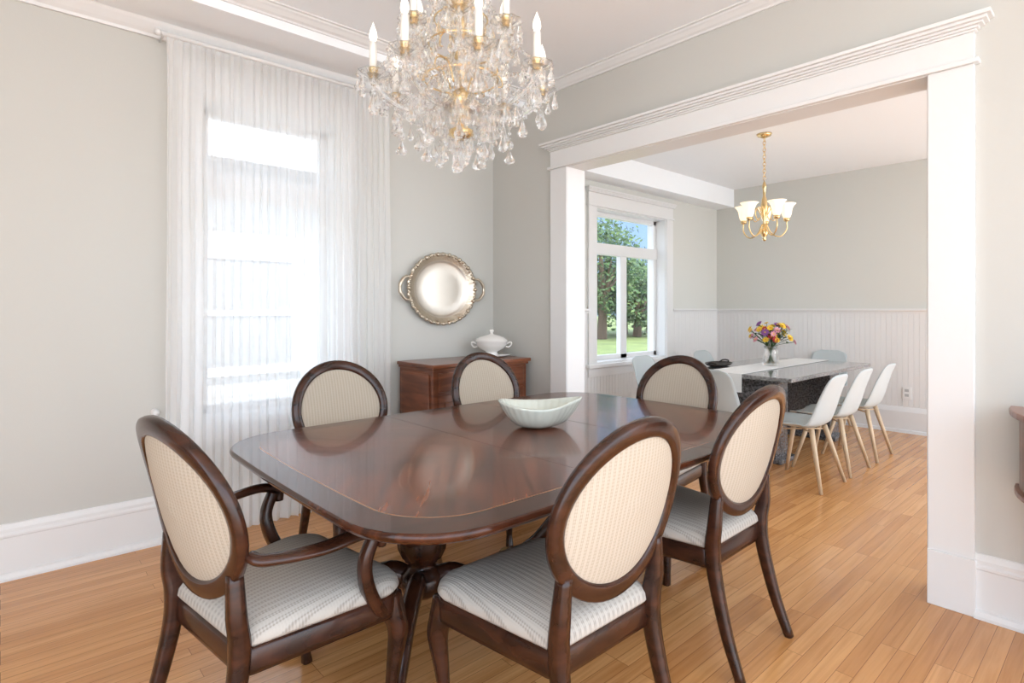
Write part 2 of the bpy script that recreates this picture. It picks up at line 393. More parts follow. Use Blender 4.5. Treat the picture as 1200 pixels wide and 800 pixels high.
# ---------------------------------------------------------------- dining table
TX0,TX1,TY0,TY1=.64,2.86,1.08,2.58; TZ=.76
tcx,tcy=(TX0+TX1)/2,(TY0+TY1)/2; hx,hy=(TX1-TX0)/2,(TY1-TY0)/2
te=empty('dining_table',(tcx,tcy,0))
def outline(ins,n=24):
    R=.28-ins*.6; a=hx-ins; b=hy-ins; pts=[]
    for q,(sx,sy) in enumerate([(1,1),(-1,1),(-1,-1),(1,-1)]):
        for k in range(n+1):
            th=(q+k/n)*pi/2; c,s=math.cos(th),math.sin(th)
            e=.95
            x=sx*(a-R)+R*math.copysign(abs(c)**e,c); y=sy*(b-R)+R*math.copysign(abs(s)**e,s)
            pts.append((x,y))
    full=[]
    for i,(x,y) in enumerate(pts):
        x2,y2=pts[(i+1)%len(pts)]; d=math.hypot(x2-x,y2-y); full.append((x,y))
        if d>.2:
            for k in range(1,16): full.append((x+(x2-x)*k/16,y+(y2-y)*k/16))
    return [(x-(.02*(y/b)**2)*(x/a), y-(.012*(x/a)**2)*(y/b)) for x,y in full]
bm=bmesh.new()
lv=[(.03,TZ-.034),(.012,TZ-.030),(.004,TZ-.022),(0,TZ-.013),(.002,TZ-.005),(.007,TZ),(.095,TZ),(.100,TZ)]
rings=[]
for ins,z in lv: rings.append([bm.verts.new((x,y,z)) for x,y in outline(ins)])
n=len(rings[0])
for i in range(len(rings)-1):
    mi=1 if i==len(rings)-2 else 0
    for k in range(n):
        f=bm.faces.new((rings[i][k],rings[i][(k+1)%n],rings[i+1][(k+1)%n],rings[i+1][k])); f.material_index=mi; f.smooth=(i<5)
f=bm.faces.new(rings[-1]); f.material_index=2
f=bm.faces.new(rings[0][::-1]); f.material_index=0
mkobj('table_top',bm,[m_tabband,m_inlay,m_tabin],te)
bm=bmesh.new()
for sx in (-.30,.30): abox(bm,sx-.0007,sx+.0007,-hy+.012,hy-.012,TZ-.002,TZ+.0003)
mkobj('leaf_seams',bm,m_seam,te)
bm=bmesh.new(); abox(bm,-hx+.28,hx-.28,-hy+.22,-hy+.25,TZ-.09,TZ-.03); abox(bm,-hx+.28,hx-.28,hy-.25,hy-.22,TZ-.09,TZ-.03)
abox(bm,-hx+.28,-hx+.31,-hy+.22,hy-.22,TZ-.09,TZ-.03); abox(bm,hx-.31,hx-.28,-hy+.22,hy-.22,TZ-.09,TZ-.03)
mkobj('apron',bm,m_wood,te,bevel=.004)
m_ab=M('antique_brass',(.28,.17,.07),.35,1)
for pi_,px in enumerate((1.19,2.30)):
    bm=bmesh.new()
    abox(bm,px-tcx-.2,px-tcx+.2,-.3,.3,TZ-.07,TZ-.035)
    lathe(bm,[(0,.22),(.05,.22),(.075,.24),(.085,.27),(.08,.31),(.055,.33),(.05,.345),(.07,.36),(.088,.40),(.092,.44),(.08,.49),(.055,.53),(.042,.56),(.042,.58),(.062,.59),(.065,.61),(.05,.625),(.05,.65),(.085,.67),(.10,.695),(.10,.70),(0,.70)],28,(px-tcx,0,0),rfun=lambda a,z:1+(.05*math.cos(14*a) if .355<z<.5 else 0))
    for k in range(4):
        a=pi/4+k*pi/2
        d=Vector((math.cos(a),math.sin(a),0)); c=Vector((px-tcx,0,0))
        pts=cr([c+d*.04+Vector((0,0,.27)),c+d*.12+Vector((0,0,.30)),c+d*.24+Vector((0,0,.245)),c+d*.36+Vector((0,0,.12)),c+d*.47+Vector((0,0,.05)),c+d*.53+Vector((0,0,.045))],6)
        sweep(bm,pts,[(.045,.035),(.045,.035),(.038,.03),(.028,.024),(.022,.02),(.02,.02)],10,ref=(0,0,1))
    mkobj(f'pedestal_{pi_+1}',bm,m_wood,te,smooth=True)
    bm=bmesh.new()
    for k in range(4):
        a=pi/4+k*pi/2; d=Vector((math.cos(a),math.sin(a),0)); c=Vector((px-tcx,0,0)); q=Vector((-d.y,d.x,0))
        p=c+d*.50
        lathe(bm,[(0,0),(.03,.004),(.036,.02),(.034,.045),(.026,.065),(0,.072)],12,p)
        for s in (-1,0,1):
            pts=cr([p+q*s*.014+Vector((0,0,.06)),p+d*.035+q*s*.02+Vector((0,0,.05)),p+d*.06+q*s*.026+Vector((0,0,.012))],4)
            sweep(bm,pts,[.013,.012,.009],8)
    mkobj(f'claw_feet_{pi_+1}',bm,m_ab,te,smooth=True)

# ---------------------------------------------------------------- dining chairs
TILT=math.tan(math.radians(13))
def backpos(x,z,w=.27,off=0):
    return -.235-(z-.46)*TILT+.045*(x/w)**2+off
def chair_meshes(arms):
    W=1.08 if arms else 1.0
    parts={}
    rx,rzz,zc=.245*W,.225,.768
    bm=bmesh.new(); pts=[]
    for k in range(56):
        t=2*pi*k/56; x=rx*math.sin(t); z=zc+rzz*math.cos(t); 
        pts.append((x,backpos(x,z),z))
    rad=[(.017,.023+.004*abs(math.cos(2*pi*k/56))) for k in range(56)]
    sweep(bm,pts,rad,12,closed=True,ref=(0,1,.2),sq=True)
    for s in (-1,1):
        P=[(s*rx*.80,backpos(rx*.8,zc-rzz*.62),zc-rzz*.62),(s*.205*W,-.245,.52),(s*.20*W,-.235,.44),(s*.20*W,-.245,.33),(s*.205*W,-.29,.15),(s*.21*W,-.345,.0)]
        sweep(bm,cr(P,6),[(.02,.018),(.024,.022),(.026,.024),(.024,.021),(.02,.018),(.016,.015)],10,ref=(0,1,0),sq=True)
    parts['back_frame']=(bm,m_wood)
    def pad(sign):
        bm=bmesh.new(); nr=7; ns=48; rings=[]
        for i in range(nr+1):
            u=i/nr; 
            if i==0: 
                rings.append([bm.verts.new((0,backpos(0,zc)+sign*.022,zc))]); continue
            ring=[]
            for k in range(ns):
                t=2*pi*k/ns; x=(rx-.012)*u*math.sin(t); z=zc+(rzz-.012)*u*math.cos(t)
                ring.append(bm.verts.new((x,backpos(x,z)+sign*(.004+(.020 if sign>0 else .012)*(1-u**4)),z)))
            rings.append(ring)
        for A,B in zip(rings,rings[1:]):
            for k in range(ns):
                k2=(k+1)%ns
                if len(A)==1: bm.faces.new((A[0],B[k],B[k2]))
                else: bm.faces.new((A[k],B[k],B[k2],A[k2]))
        return bm
    parts['back_pad_front']=(pad(1),m_backfab)
    parts['back_pad_rear']=(pad(-1),m_backfab)
    def so(ins,n=10):
        f=.265*W-ins; r=.215*W-ins; y1=.25-ins; y0=-.235+ins; pts=[]
        corners=[((f,y1),.07,0),((-f,y1),.07,1),((-r,y0),.04,2),((r,y0),.04,3)]
        for (cx,cy),R,q in corners:
            sx=1 if cx>0 else -1; sy=1 if cy>0 else -1
            for k in range(n+1):
                th=(q+k/n)*pi/2
                pts.append((cx-sx*R+R*math.cos(th),cy-sy*R+R*math.sin(th)))
        return [(x,y+(.025*(1-(x/f)**2) if y>0 else 0)) for x,y in pts]
    def layers(lv,cap=True):
        bm=bmesh.new(); R=[[bm.verts.new((x,y,z)) for x,y in so(i)] for i,z in lv]; n=len(R[0])
        for A,B in zip(R,R[1:]):
            for k in range(n): bm.faces.new((A[k],A[(k+1)%n],B[(k+1)%n],B[k]))
        bm.faces.new(R[0][::-1]); 
        c=bm.verts.new((0,0,lv[-1][1]+.004))
        for k in range(n): bm.faces.new((R[-1][k],R[-1][(k+1)%n],c))
        return bm
    parts['seat_rail']=(layers([(.012,.355),(.002,.36),(.0,.375),(.0,.42),(.006,.43)]),m_wood)
    parts['seat_cushion']=(layers([(.006,.43),(.0,.44),(.004,.458),(.018,.475),(.05,.489),(.10,.497),(.16,.501)]),m_seatfab)
    bm=bmesh.new()
    for s in (-1,1):
        P=[(s*.235*W,.215,.42),(s*.238*W,.222,.36),(s*.245*W,.232,.30),(s*.235*W,.222,.18),(s*.228*W,.215,.06),(s*.232*W,.222,0)]
        sweep(bm,cr(P,6),[.028,.032,.028,.019,.014,.018],10,sq=True)
    if arms:
        for s in (-1,1):
            z0=.665
            P=[(s*rx*.97,backpos(rx,z0)+.01,z0+.015),(s*.29,-.20,z0+.005),(s*.305,-.06,z0-.008),(s*.31,.07,z0-.002),(s*.305,.135,z0-.02),(s*.30,.14,z0-.06)]
            sweep(bm,cr(P,7),[(.014,.018),(.014,.02),(.015,.025),(.016,.027),(.018,.024),(.015,.018)],10)
            P=[(s*.30,.12,z0-.02),(s*.295,.09,z0-.09),(s*.285,.10,.50),(s*.272,.14,.42),(s*.262,.18,.37)]
            sweep(bm,cr(P,7),[(.018,.018),(.02,.018),(.023,.02),(.025,.02),(.02,.018)],10,sq=True)
    parts['front_legs']=(bm,m_wood)
    out={}
    for k,(b,m) in parts.items():
        bmesh.ops.recalc_face_normals(b,faces=b.faces)
        me=bpy.data.meshes.new(k); b.to_mesh(me); b.free(); me.materials.append(m)
        for p in me.polygons: p.use_smooth=True
        out[k]=me
    return out
side=chair_meshes(False); arm=chair_meshes(True)
def place_chair(meshes,loc,rot,name='dining_chair'):
    e=empty(name,(loc[0],loc[1],0),rot)
    for k,me in meshes.items():
        o=bpy.data.objects.new(k,me); C.objects.link(o); o.parent=e
    return e
place_chair(side,(1.245,1.22),0)
place_chair(side,(2.11,1.28),math.radians(1))
place_chair(side,(1.36,2.60),pi)
place_chair(side,(2.31,2.54),pi-.02)
place_chair(side,(2.72,1.87),pi/2)
place_chair(arm,(.655,1.785),-pi/2+math.radians(8),'dining_armchair')

# ---------------------------------------------------------------- bowl
bm=bmesh.new(); ns=120; nr=14; rings=[]
for i in range(nr+1):
    s=i/nr; ring=[]
    for k in range(ns):
        t=2*pi*k/ns; c,sn=math.cos(t),math.sin(t)
        ox=.175*c+(.03*max(0,c)**6); oy=.14*sn*(1-.42*max(0,c)**2)
        h=.095+.032*c*c*(1 if c>0 else .75)
        q=.28+.72*s**.62; rib=1+.016*math.cos(30*t)*s
        ring.append(bm.verts.new((ox*q*rib,oy*q*rib,.006+h*s**1.5)))
    rings.append(ring)
bm.faces.new(rings[0][::-1])
for A,B in zip(rings,rings[1:]):
    for k in range(ns): bm.faces.new((A[k],A[(k+1)%ns],B[(k+1)%ns],B[k]))
o=mkobj('ceramic_bowl',bm,m_celadon,None,smooth=True,loc=(1.83,1.86,TZ+.001),rz=math.radians(-36))
md=o.modifiers.new('s','SOLIDIFY'); md.thickness=.007; md.offset=0

# ---------------------------------------------------------------- silver platter
pe=empty('silver_platter',(2.545,YW-.02,1.455))
bm=bmesh.new(); prof=[(0,.004),(.5,.004),(.72,.006),(.78,.014),(.82,.020),(.92,.026),(.96,.036),(1.0,.034),(1.0,.026),(.9,.014),(.76,.002),(.70,0),(0,0)]
ns=144; rings=[]
for r,h in prof:
    if r==0: rings.append([bm.verts.new((0,-h,0))]); continue
    ring=[]
    for k in range(ns):
        t=2*pi*k/ns; sc=1+(.028*abs(math.sin(9*t)) +.012*math.cos(36*t))*max(0,(r-.82)/.18)
        ring.append(bm.verts.new((.315*r*math.cos(t)*sc,-h,.272*r*math.sin(t)*sc)))
    rings.append(ring)
for gi,(A,B) in enumerate(zip(rings,rings[1:])):
    for k in range(ns):
        k2=(k+1)%ns
        if len(A)==1: f=bm.faces.new((A[0],B[k],B[k2]))
        elif len(B)==1: f=bm.faces.new((A[k],B[0],A[k2]))
        else: f=bm.faces.new((A[k],B[k],B[k2],A[k2]))
        f.material_index=1 if 4<=gi<=9 else 0
mkobj('dish',bm,[m_silver,m_silverrim],pe,smooth=True)
bm=bmesh.new()
for s in (-1,1):
    sweep(bm,cr([(s*.295,-.035,.085),(s*.345,-.04,.08),(s*.385,-.042,.035),(s*.39,-.042,0),(s*.385,-.042,-.035),(s*.345,-.04,-.08),(s*.295,-.035,-.085)],6),[.008,.011,.014,.010,.014,.011,.008],8)
for k in range(54):
    t=2*pi*k/54; rr=.012 if k%3 else .018
    lathe(bm,[(0,-rr),(rr,-rr*.4),(rr,rr*.4),(0,rr)],6,(.309*math.cos(t),-.034,.267*math.sin(t)))
mkobj('handles',bm,m_silverrim,pe,smooth=True)

# ---------------------------------------------------------------- sideboard
sx0,sx1,sy0,sy1,sz=2.14,3.04,3.17,3.62,.925
se=empty('sideboard',(sx0,sy0,0)); W_=sx1-sx0; D_=sy1-sy0
bm=bmesh.new()
abox(bm,.02,W_-.02,.02,D_,.12,sz-.03)
mkobj('carcass',bm,m_side,se,bevel=.004)
bm=bmesh.new(); abox(bm,-.005,W_+.005,-.01,D_,sz-.025,sz); abox(bm,.008,W_-.008,.006,D_,sz-.045,sz-.025); abox(bm,.005,W_-.005,.0,D_,.10,.16)
mkobj('top',bm,m_side,se,bevel=.006)
bm=bmesh.new()
for i in range(3):
    a=.05+i*(W_-.1)/3+.008; b=.05+(i+1)*(W_-.1)/3-.008
    abox(bm,a,b,.008,.022,.19,sz-.21); abox(bm,a+.045,b-.045,.001,.012,.24,sz-.26)
    abox(bm,a,b,.008,.022,sz-.19,sz-.06)
abox(bm,.008,.022,.06,D_-.04,.19,sz-.07)
mkobj('doors',bm,m_side,se,bevel=.006)
bm=bmesh.new()
for i in range(3):
    a=.05+(i+.5)*(W_-.1)/3
    lathe(bm,[(0,-.01),(.01,-.008),(.013,0),(.01,.008),(0,.01)],10,(a,-.004,sz-.125))
    lathe(bm,[(0,-.01),(.01,-.008),(.013,0),(.01,.008),(0,.01)],10,(a+.1,-.004,sz-.4))
mkobj('knobs',bm,m_gold,se,smooth=True)
bm=bmesh.new()
for x in (.06,W_-.06):
    for y in (.06,D_-.05): lathe(bm,[(0,0),(.025,0),(.035,.03),(.03,.08),(.04,.11),(0,.11)],12,(x,y,0))
mkobj('feet',bm,m_side,se,smooth=True)

# tureen
ue=empty('soup_tureen',(2.88,3.44,sz)); ue.rotation_euler[2]=-.7
bm=bmesh.new()
lathe(bm,[(0,.006),(.06,.006),(.11,.012),(.155,.024),(.158,.02),(.11,.004),(.06,0),(0,0)],40,sx=1,sy=.78)
mkobj('underplate',bm,m_porc,ue,smooth=True)
bm=bmesh.new()
lathe(bm,[(0,.012),(.055,.012),(.058,.02),(.045,.032),(.05,.042),(.095,.065),(.122,.095),(.125,.118),(.132,.124),(.128,.128),(0,.128)],40,sx=1,sy=.76)
for s in (-1,1): sweep(bm,cr([(s*.115,0,.10),(s*.15,0,.115),(s*.155,0,.095),(s*.135,0,.075),(s*.11,0,.08)],5),.007,8)
mkobj('bowl',bm,m_porc,ue,smooth=True)
bm=bmesh.new()
lathe(bm,[(0,.127),(.13,.127),(.125,.134),(.10,.152),(.06,.168),(.02,.176),(.012,.182),(.01,.19),(.018,.198),(.02,.205),(.012,.214),(0,.217)],40,sx=1,sy=.76)
mkobj('lid',bm,m_porc,ue,smooth=True)

# ---------------------------------------------------------------- crystal chandelier
cc=Vector((1.385,1.847,0)); che=empty('crystal_chandelier',(cc.x,cc.y,0))
bmC=bmesh.new(); bmG=bmesh.new(); bmK=bmesh.new(); bmB=bmesh.new()
def drop(x,y,z,L,w,segs=6):
    lathe(bmC,[(0,0),(w*.22,-L*.12),(w*.55,-L*.45),(w,-L*.72),(w*.75,-L*.90),(0,-L)],segs,(x,y,z))
def octa(x,y,z,r): lathe(bmC,[(0,r),(r,0),(0,-r)],6,(x,y,z))
def hang(x,y,z,L=.05,w=.013,n=1):
    for i in range(n): octa(x,y,z-.008-i*.02,.009)
    drop(x,y,z-.008-n*.02+.008,L,w)
def ball(x,y,z,r): lathe(bmC,[(0,r),(r*.6,r*.8),(r*.95,r*.3),(r*.95,-r*.3),(r*.6,-r*.8),(0,-r)],9,(x,y,z))
lathe(bmG,[(0,1.985),(.02,1.985),(.045,2.0),(.05,2.02),(.02,2.035),(.012,2.06),(.012,2.10),(.03,2.115),(.045,2.14),(.04,2.165),(.02,2.18),(.012,2.2),(.012,2.30),(.03,2.315),(.03,2.33),(.012,2.345),(.012,2.52),(.035,2.53),(.035,2.545),(.01,2.56),(.006,2.60),(0,2.60)],20)
lathe(bmC,[(0.013,2.20),(.03,2.215),(.045,2.245),(.03,2.28),(.016,2.30)],12)
lathe(bmC,[(0.013,2.35),(.028,2.37),(.05,2.42),(.028,2.47),(.016,2.51)],12)
lathe(bmC,[(.012,2.06),(.09,2.085),(.115,2.105),(.11,2.10),(.06,2.075),(.012,2.055)],24)
lathe(bmC,[(.012,2.56),(.08,2.565),(.11,2.585),(.105,2.58),(.012,2.555)],24)
zc_=2.60
k=0
while zc_<ZC-.04:
    pts=[(.011*math.cos(t)*(1 if k%2 else 0),.011*math.cos(t)*(0 if k%2 else 1),zc_+.018+.018*math.sin(t)) for t in [2*pi*i/12 for i in range(12)]]
    sweep(bmG,pts,.0025,6,closed=True,ref=(1,0,0) if not k%2 else (0,1,0)); zc_+=.028; k+=1
lathe(bmG,[(0,ZC-.045),(.02,ZC-.04),(.05,ZC-.02),(.06,ZC-.001),(0,ZC-.001)],20)
NA=8
def arm_at(ang,R,zcup,zroot,cand=True):
    d=Vector((math.cos(ang),math.sin(ang),0))
    def q(r,z): return Vector((d.x*r,d.y*r,z))
    pts=cr([q(.03,zroot),q(R*.3,zroot-.075),q(R*.62,zroot-.085),q(R*.9,zcup-.06),q(R,zcup-.005)],7)
    sweep(bmC,pts,[.0095,.009,.008,.007,.007],8)
    sweep(bmG,cr([q(.05,zroot+.03),q(R*.25,zroot+.10),q(R*.45,zroot+.09),q(R*.5,zroot+.05),q(R*.42,zroot+.04)],6),[.004,.004,.003,.003,.002],6)
    c=q(R,0)
    lathe(bmC,[(.008,zcup-.02),(.02,zcup-.008),(.045,zcup+.002),(.062,zcup+.014),(.06,zcup+.018),(.04,zcup+.006),(0,zcup)],20,c,rfun=lambda a,z:1+.05*math.cos(10*a))
    lathe(bmG,[(0,zcup),(.016,zcup+.002),(.012,zcup+.015),(.018,zcup+.03),(.018,zcup+.036),(0,zcup+.036)],14,c)
    lathe(bmK,[(0,zcup+.036),(.0145,zcup+.036),(.0145,zcup+.135),(0,zcup+.135)],14,c)
    lathe(bmB,[(0,zcup+.135),(.010,zcup+.138),(.016,zcup+.157),(.013,zcup+.178),(.005,zcup+.20),(0,zcup+.215)],12,c)
    for i in range(8):
        a=2*pi*i/8+ang
        hang(c.x+.058*math.cos(a),c.y+.058*math.sin(a),zcup+.012,.060 if i%2 else .05,.015,1)
    hang(c.x,c.y,zcup-.02,.09,.022,2)
    for f in (.35,.6,.85):
        p=pts[int(len(pts)*f)]; hang(p.x,p.y,p.z-.006,.06,.016,1)
for i in range(NA):
    a=2*pi*i/NA+.32; arm_at(a,.345,2.20,2.17)
for i in range(6):
    a=2*pi*i/6+.9; arm_at(a,.205,2.40,2.34)
def swag(p0,p1,sag,n):
    for i in range(1,n):
        t=i/n; p=p0.lerp(p1,t); octa(p.x,p.y,p.z-sag*4*t*(1-t),.009)
for i in range(NA):
    a=2*pi*i/NA+.32; b=a+2*pi/NA
    A=Vector((.345*math.cos(a),.345*math.sin(a),2.20)); B=Vector((.345*math.cos(b),.345*math.sin(b),2.20))
    swag(A,B,.05,14)
    T=Vector((.10*math.cos(a),.10*math.sin(a),2.575)); swag(T,A+Vector((0,0,.03)),.05,22)
    T=Vector((.05*math.cos(a),.05*math.sin(a),2.33)); swag(T,A+Vector((0,0,.0)),.06,16)
    L0=Vector((.10*math.cos(a),.10*math.sin(a),2.09)); swag(A,L0,.03,12)
for z,r,n,L in [(2.10,.112,15,.07),(2.575,.105,14,.065),(2.01,.045,7,.06),(2.15,.065,9,.055),(2.22,.15,12,.065),(2.28,.09,9,.06),(2.33,.035,6,.045),(2.46,.11,10,.065),(2.52,.06,8,.05),(2.36,.13,10,.06)]:
    for i in range(n):
        a=2*pi*i/n; hang(r*math.cos(a),r*math.sin(a),z,L,.016,1)
for zz,rr in ((2.466,.108),(2.225,.15),(2.365,.13)):
    lathe(bmG,[(rr,zz-.004),(rr+.004,zz),(rr,zz+.004),(rr-.004,zz),(rr,zz-.004)],24)
for r,n,z in ((.17,8,2.05),(.09,6,1.99),(.25,8,2.11)):
    for i in range(n):
        a=2*pi*i/n+.1; hang(r*math.cos(a),r*math.sin(a),z,.075,.022,2)
        if r<.2: swag(Vector((r*math.cos(a),r*math.sin(a),z)),Vector((.1*math.cos(a),.1*math.sin(a),2.09)),.0,5)
        else: swag(Vector((r*math.cos(a),r*math.sin(a),z)),Vector((.28*math.cos(a),.28*math.sin(a),2.16)),.0,4)
for ang,r,z in ((-42,.08,1.95),(160,.14,1.97),(-15,.22,2.0),(-140,.05,1.93),(130,.25,2.02),(60,.14,1.97),(-90,.15,1.97)):
    a=math.radians(ang); x,y=r*math.cos(a),r*math.sin(a)
    for q in range(6): octa(x,y,z+.12-q*.02,.009)
    ball(x,y,z-.01,.018); drop(x,y,z-.03,.06,.024,8)
lathe(bmC,[(0,1.985),(.01,1.97),(.01,1.95),(.022,1.94),(.032,1.92),(.034,1.905),(.030,1.885),(.018,1.872),(0,1.868)],10)
for b_,n_,m_,s_ in ((bmC,'crystals',m_crystal,False),(bmG,'gilt_stem',m_gold,True),(bmK,'candle_sleeves',m_candle,True),(bmB,'flame_bulbs',m_bulb,True)):
    mkobj(n_,b_,m_,che,smooth=s_)

# ---------------------------------------------------------------- far pendant
pe=empty('pendant_chandelier',(5.03,2.246,0))
bg=bmesh.new(); bs=bmesh.new()
lathe(bg,[(0,ZC2-.04),(.02,ZC2-.035),(.055,ZC2-.02),(.065,ZC2-.001),(0,ZC2-.001)],20)
z=2.44;k=0
while z<ZC2-.045:
    pts=[(.012*math.cos(t)*(k%2),.012*math.cos(t)*(1-k%2),z+.02+.02*math.sin(t)) for t in [2*pi*i/12 for i in range(12)]]
    sweep(bg,pts,.003,6,closed=True,ref=(1,0,0) if not k%2 else (0,1,0)); z+=.031; k+=1
lathe(bg,[(0,1.90),(.012,1.905),(.018,1.92),(.01,1.935),(.025,1.95),(.035,1.975),(.028,2.0),(.012,2.02),(.012,2.08),(.025,2.12),(.032,2.2),(.022,2.27),(.012,2.30),(.014,2.36),(.02,2.38),(.01,2.42),(0,2.44)],20)
for i in range(5):
    a=2*pi*i/5+.35; d=Vector((math.cos(a),math.sin(a),0))
    q=lambda r,z:Vector((d.x*r,d.y*r,z))
    sweep(bg,cr([q(.02,2.05),q(.06,1.97),q(.13,1.94),q(.185,2.0),q(.185,2.08)],7),.006,8)
    sweep(bg,cr([q(.02,2.12),q(.07,2.20),q(.11,2.14),q(.08,2.08),q(.05,2.11)],7),.004,8)
    lathe(bg,[(0,2.07),(.02,2.072),(.028,2.085),(.024,2.10),(0,2.10)],14,q(.185,0))
    lathe(bs,[(.018,2.10),(.03,2.11),(.04,2.14),(.045,2.18),(.06,2.21),(.078,2.225),(.075,2.227),(.056,2.214),(.041,2.18),(.035,2.14),(.0,2.112)],20,q(.185,0))
mkobj('brass_frame',bg,m_gold,pe,smooth=True); mkobj('glass_shades',bs,m_shade,pe,smooth=True)

# ---------------------------------------------------------------- far table
fe=empty('stone_dining_table',(5.60,2.37,0))
bm=bmesh.new(); abox(bm,-.97,.97,-.52,.52,.715,.75); mkobj('table_top',bm,m_grantop,fe,bevel=.008)
bm=bmesh.new(); 
for s in (-1,1): abox(bm,s*.62-.12,s*.62+.12,-.30,.30,.03,.715); abox(bm,s*.62-.16,s*.62+.16,-.36,.36,0,.04); abox(bm,s*.62-.15,s*.62+.15,-.34,.34,.67,.715)
mkobj('pedestals',bm,m_gran,fe,bevel=.008)
bm=bmesh.new(); n=60
up=[]
for i in range(n+1):
    x=-1.0+2.0*i/n; z=.753+.0007*math.sin(i*1.3)
    if i==0 or i==n: x*=.985; 
    up.append([bm.verts.new((x,-.17,z)),bm.verts.new((x,.17,z))])
for A,B in zip(up,up[1:]): bm.faces.new((A[0],B[0],B[1],A[1]))
for e_,s in ((up[0],-1),(up[-1],1)):
    a=[bm.verts.new((s*.985,-.17,.60)),bm.verts.new((s*.985,.17,.60))]; bm.faces.new((e_[0],e_[1],a[1],a[0]))
o=mkobj('table_runner',bm,m_runner,None,loc=(5.60,2.42,0)); md=o.modifiers.new('s','SOLIDIFY'); md.thickness=.003; md.offset=1
bm=bmesh.new()
lathe(bm,[(0,.0),(.10,.0),(.15,.012),(.17,.03),(.165,.032),(.14,.016),(0,.006)],28,sx=1.2,sy=.7)
for s in (-1,1): sweep(bm,cr([(s*.17,-.04,.028),(s*.215,-.03,.04),(s*.225,0,.045),(s*.215,.03,.04),(s*.17,.04,.028)],5),.007,8)
mkobj('serving_tray',bm,m_black,None,smooth=True,loc=(5.15,2.74,.752),rz=.2)

def shell_mesh():
    prof=cr([Vector((0,a,b)) for a,b in [(.235,.43),(.20,.448),(.10,.437),(0,.428),(-.10,.432),(-.17,.465),(-.205,.54),(-.235,.65),(-.265,.76),(-.285,.83)]],4)
    n=len(prof); bm=bmesh.new(); rows=[]
    for i,p in enumerate(prof):
        t=i/(n-1)
        if t<.45: hw=.205+.03*math.sin(pi*t/.45)
        else: hw=.225-.06*((t-.45)/.55)**1.6
        endr=min(1,(1-t)/.10); hw*= (.55+.45*math.sqrt(max(0,1-(1-endr)**2)))
        st=min(1,t/.06); hw*=(.8+.2*math.sqrt(max(0,1-(1-st)**2)))
        row=[]
        for k in range(17):
            u=-1+k/8
            lift=.05*abs(u)**2.6*math.sin(pi*min(1,max(.12,t*1.0)))
            w=min(1,max(0,(t-.4)/.2))
            row.append(bm.verts.new((u*hw,p.y+lift*w,p.z+lift*(1-w))))
        rows.append(row)
    for A,B in zip(rows,rows[1:]):
        for k in range(16): bm.faces.new((A[k],A[k+1],B[k+1],B[k]))
    bmesh.ops.recalc_face_normals(bm,faces=bm.faces)
    me=bpy.data.meshes.new('shell'); bm.to_mesh(me); bm.free(); me.materials.append(m_shell)
    for p in me.polygons: p.use_smooth=True
    bm=bmesh.new()
    for sx in (-1,1):
        for sy in (-1,1): sweep(bm,[(sx*.12,sy*.11-.02,.425),(sx*.225,sy*.215-.02,0.0)],[.019,.012],10)
    sweep(bm,[(-.13,.10,.40),(.13,-.14,.40)],.006,6); sweep(bm,[(.13,.10,.40),(-.13,-.14,.40)],.006,6)
    bmesh.ops.recalc_face_normals(bm,faces=bm.faces)
    ml=bpy.data.meshes.new('legs'); bm.to_mesh(ml); bm.free(); ml.materials.append(m_beech)
    for p in ml.polygons: p.use_smooth=True
    return me,ml
sh,lg=shell_mesh()
def place_shell(x,y,r):
    e=empty('moulded_chair',(x,y,0),r)
    o=bpy.data.objects.new('shell',sh); C.objects.link(o); o.parent=e; md=o.modifiers.new('s','SOLIDIFY'); md.thickness=.008
    o=bpy.data.objects.new('legs',lg); C.objects.link(o); o.parent=e
for x in (4.50,5.08,5.72): place_shell(x,1.74,.03*(x-5))
for x in (4.80,5.95): place_shell(x,3.1,pi)
place_shell(6.78,2.40,pi/2); place_shell(4.40,2.28,-pi/2)

# flowers
ve=empty('flower_vase',(5.56,2.42,.758))
bm=bmesh.new(); lathe(bm,[(0,0),(.065,0),(.07,.01),(.068,.10),(.06,.15),(.062,.18),(.066,.185),(.060,.185),(.055,.15),(.062,.10),(.062,.015),(0,.012)],32)
mkobj('glass_vase',bm,crystal_mat('vase_glass',.5),ve,smooth=True)
random.seed(3)
fl=[M('petal_yellow',(.90,.62,.06),.6),M('petal_orange',(.80,.30,.08),.6),M('petal_red',(.50,.04,.05),.6),M('petal_pink',(.80,.38,.45),.6),M('petal_white',(.88,.86,.80),.6),M('petal_purple',(.28,.10,.32),.6)]
bm=bmesh.new()
heads=[]
for i in range(46):
    a=random.uniform(0,2*pi); r=.21*math.sqrt(random.random()); z=.29+.13*random.random()-(r/.21)**2*.08
    heads.append(Vector((r*math.cos(a),r*math.sin(a),z)))
for h in heads:
    sweep(bm,cr([Vector((h.x*-.15,h.y*-.15,.02)),Vector((h.x*.2,h.y*.2,.18)),h],4),.0025,5,mi=0)
    for q in range(3):
        f=random.uniform(.5,1.05); p=Vector((h.x*f,h.y*f,.17+(h.z-.17)*f)); a=random.uniform(0,2*pi); d=Vector((math.cos(a),math.sin(a),.3)).normalized()
        s=Vector((-d.y,d.x,0)).normalized()*.014; L=random.uniform(.05,.09)
        vs=[bm.verts.new(v) for v in (p,p+d*L*.5+s,p+d*L,p+d*L*.5-s)]; f_=bm.faces.new(vs); f_.material_index=0
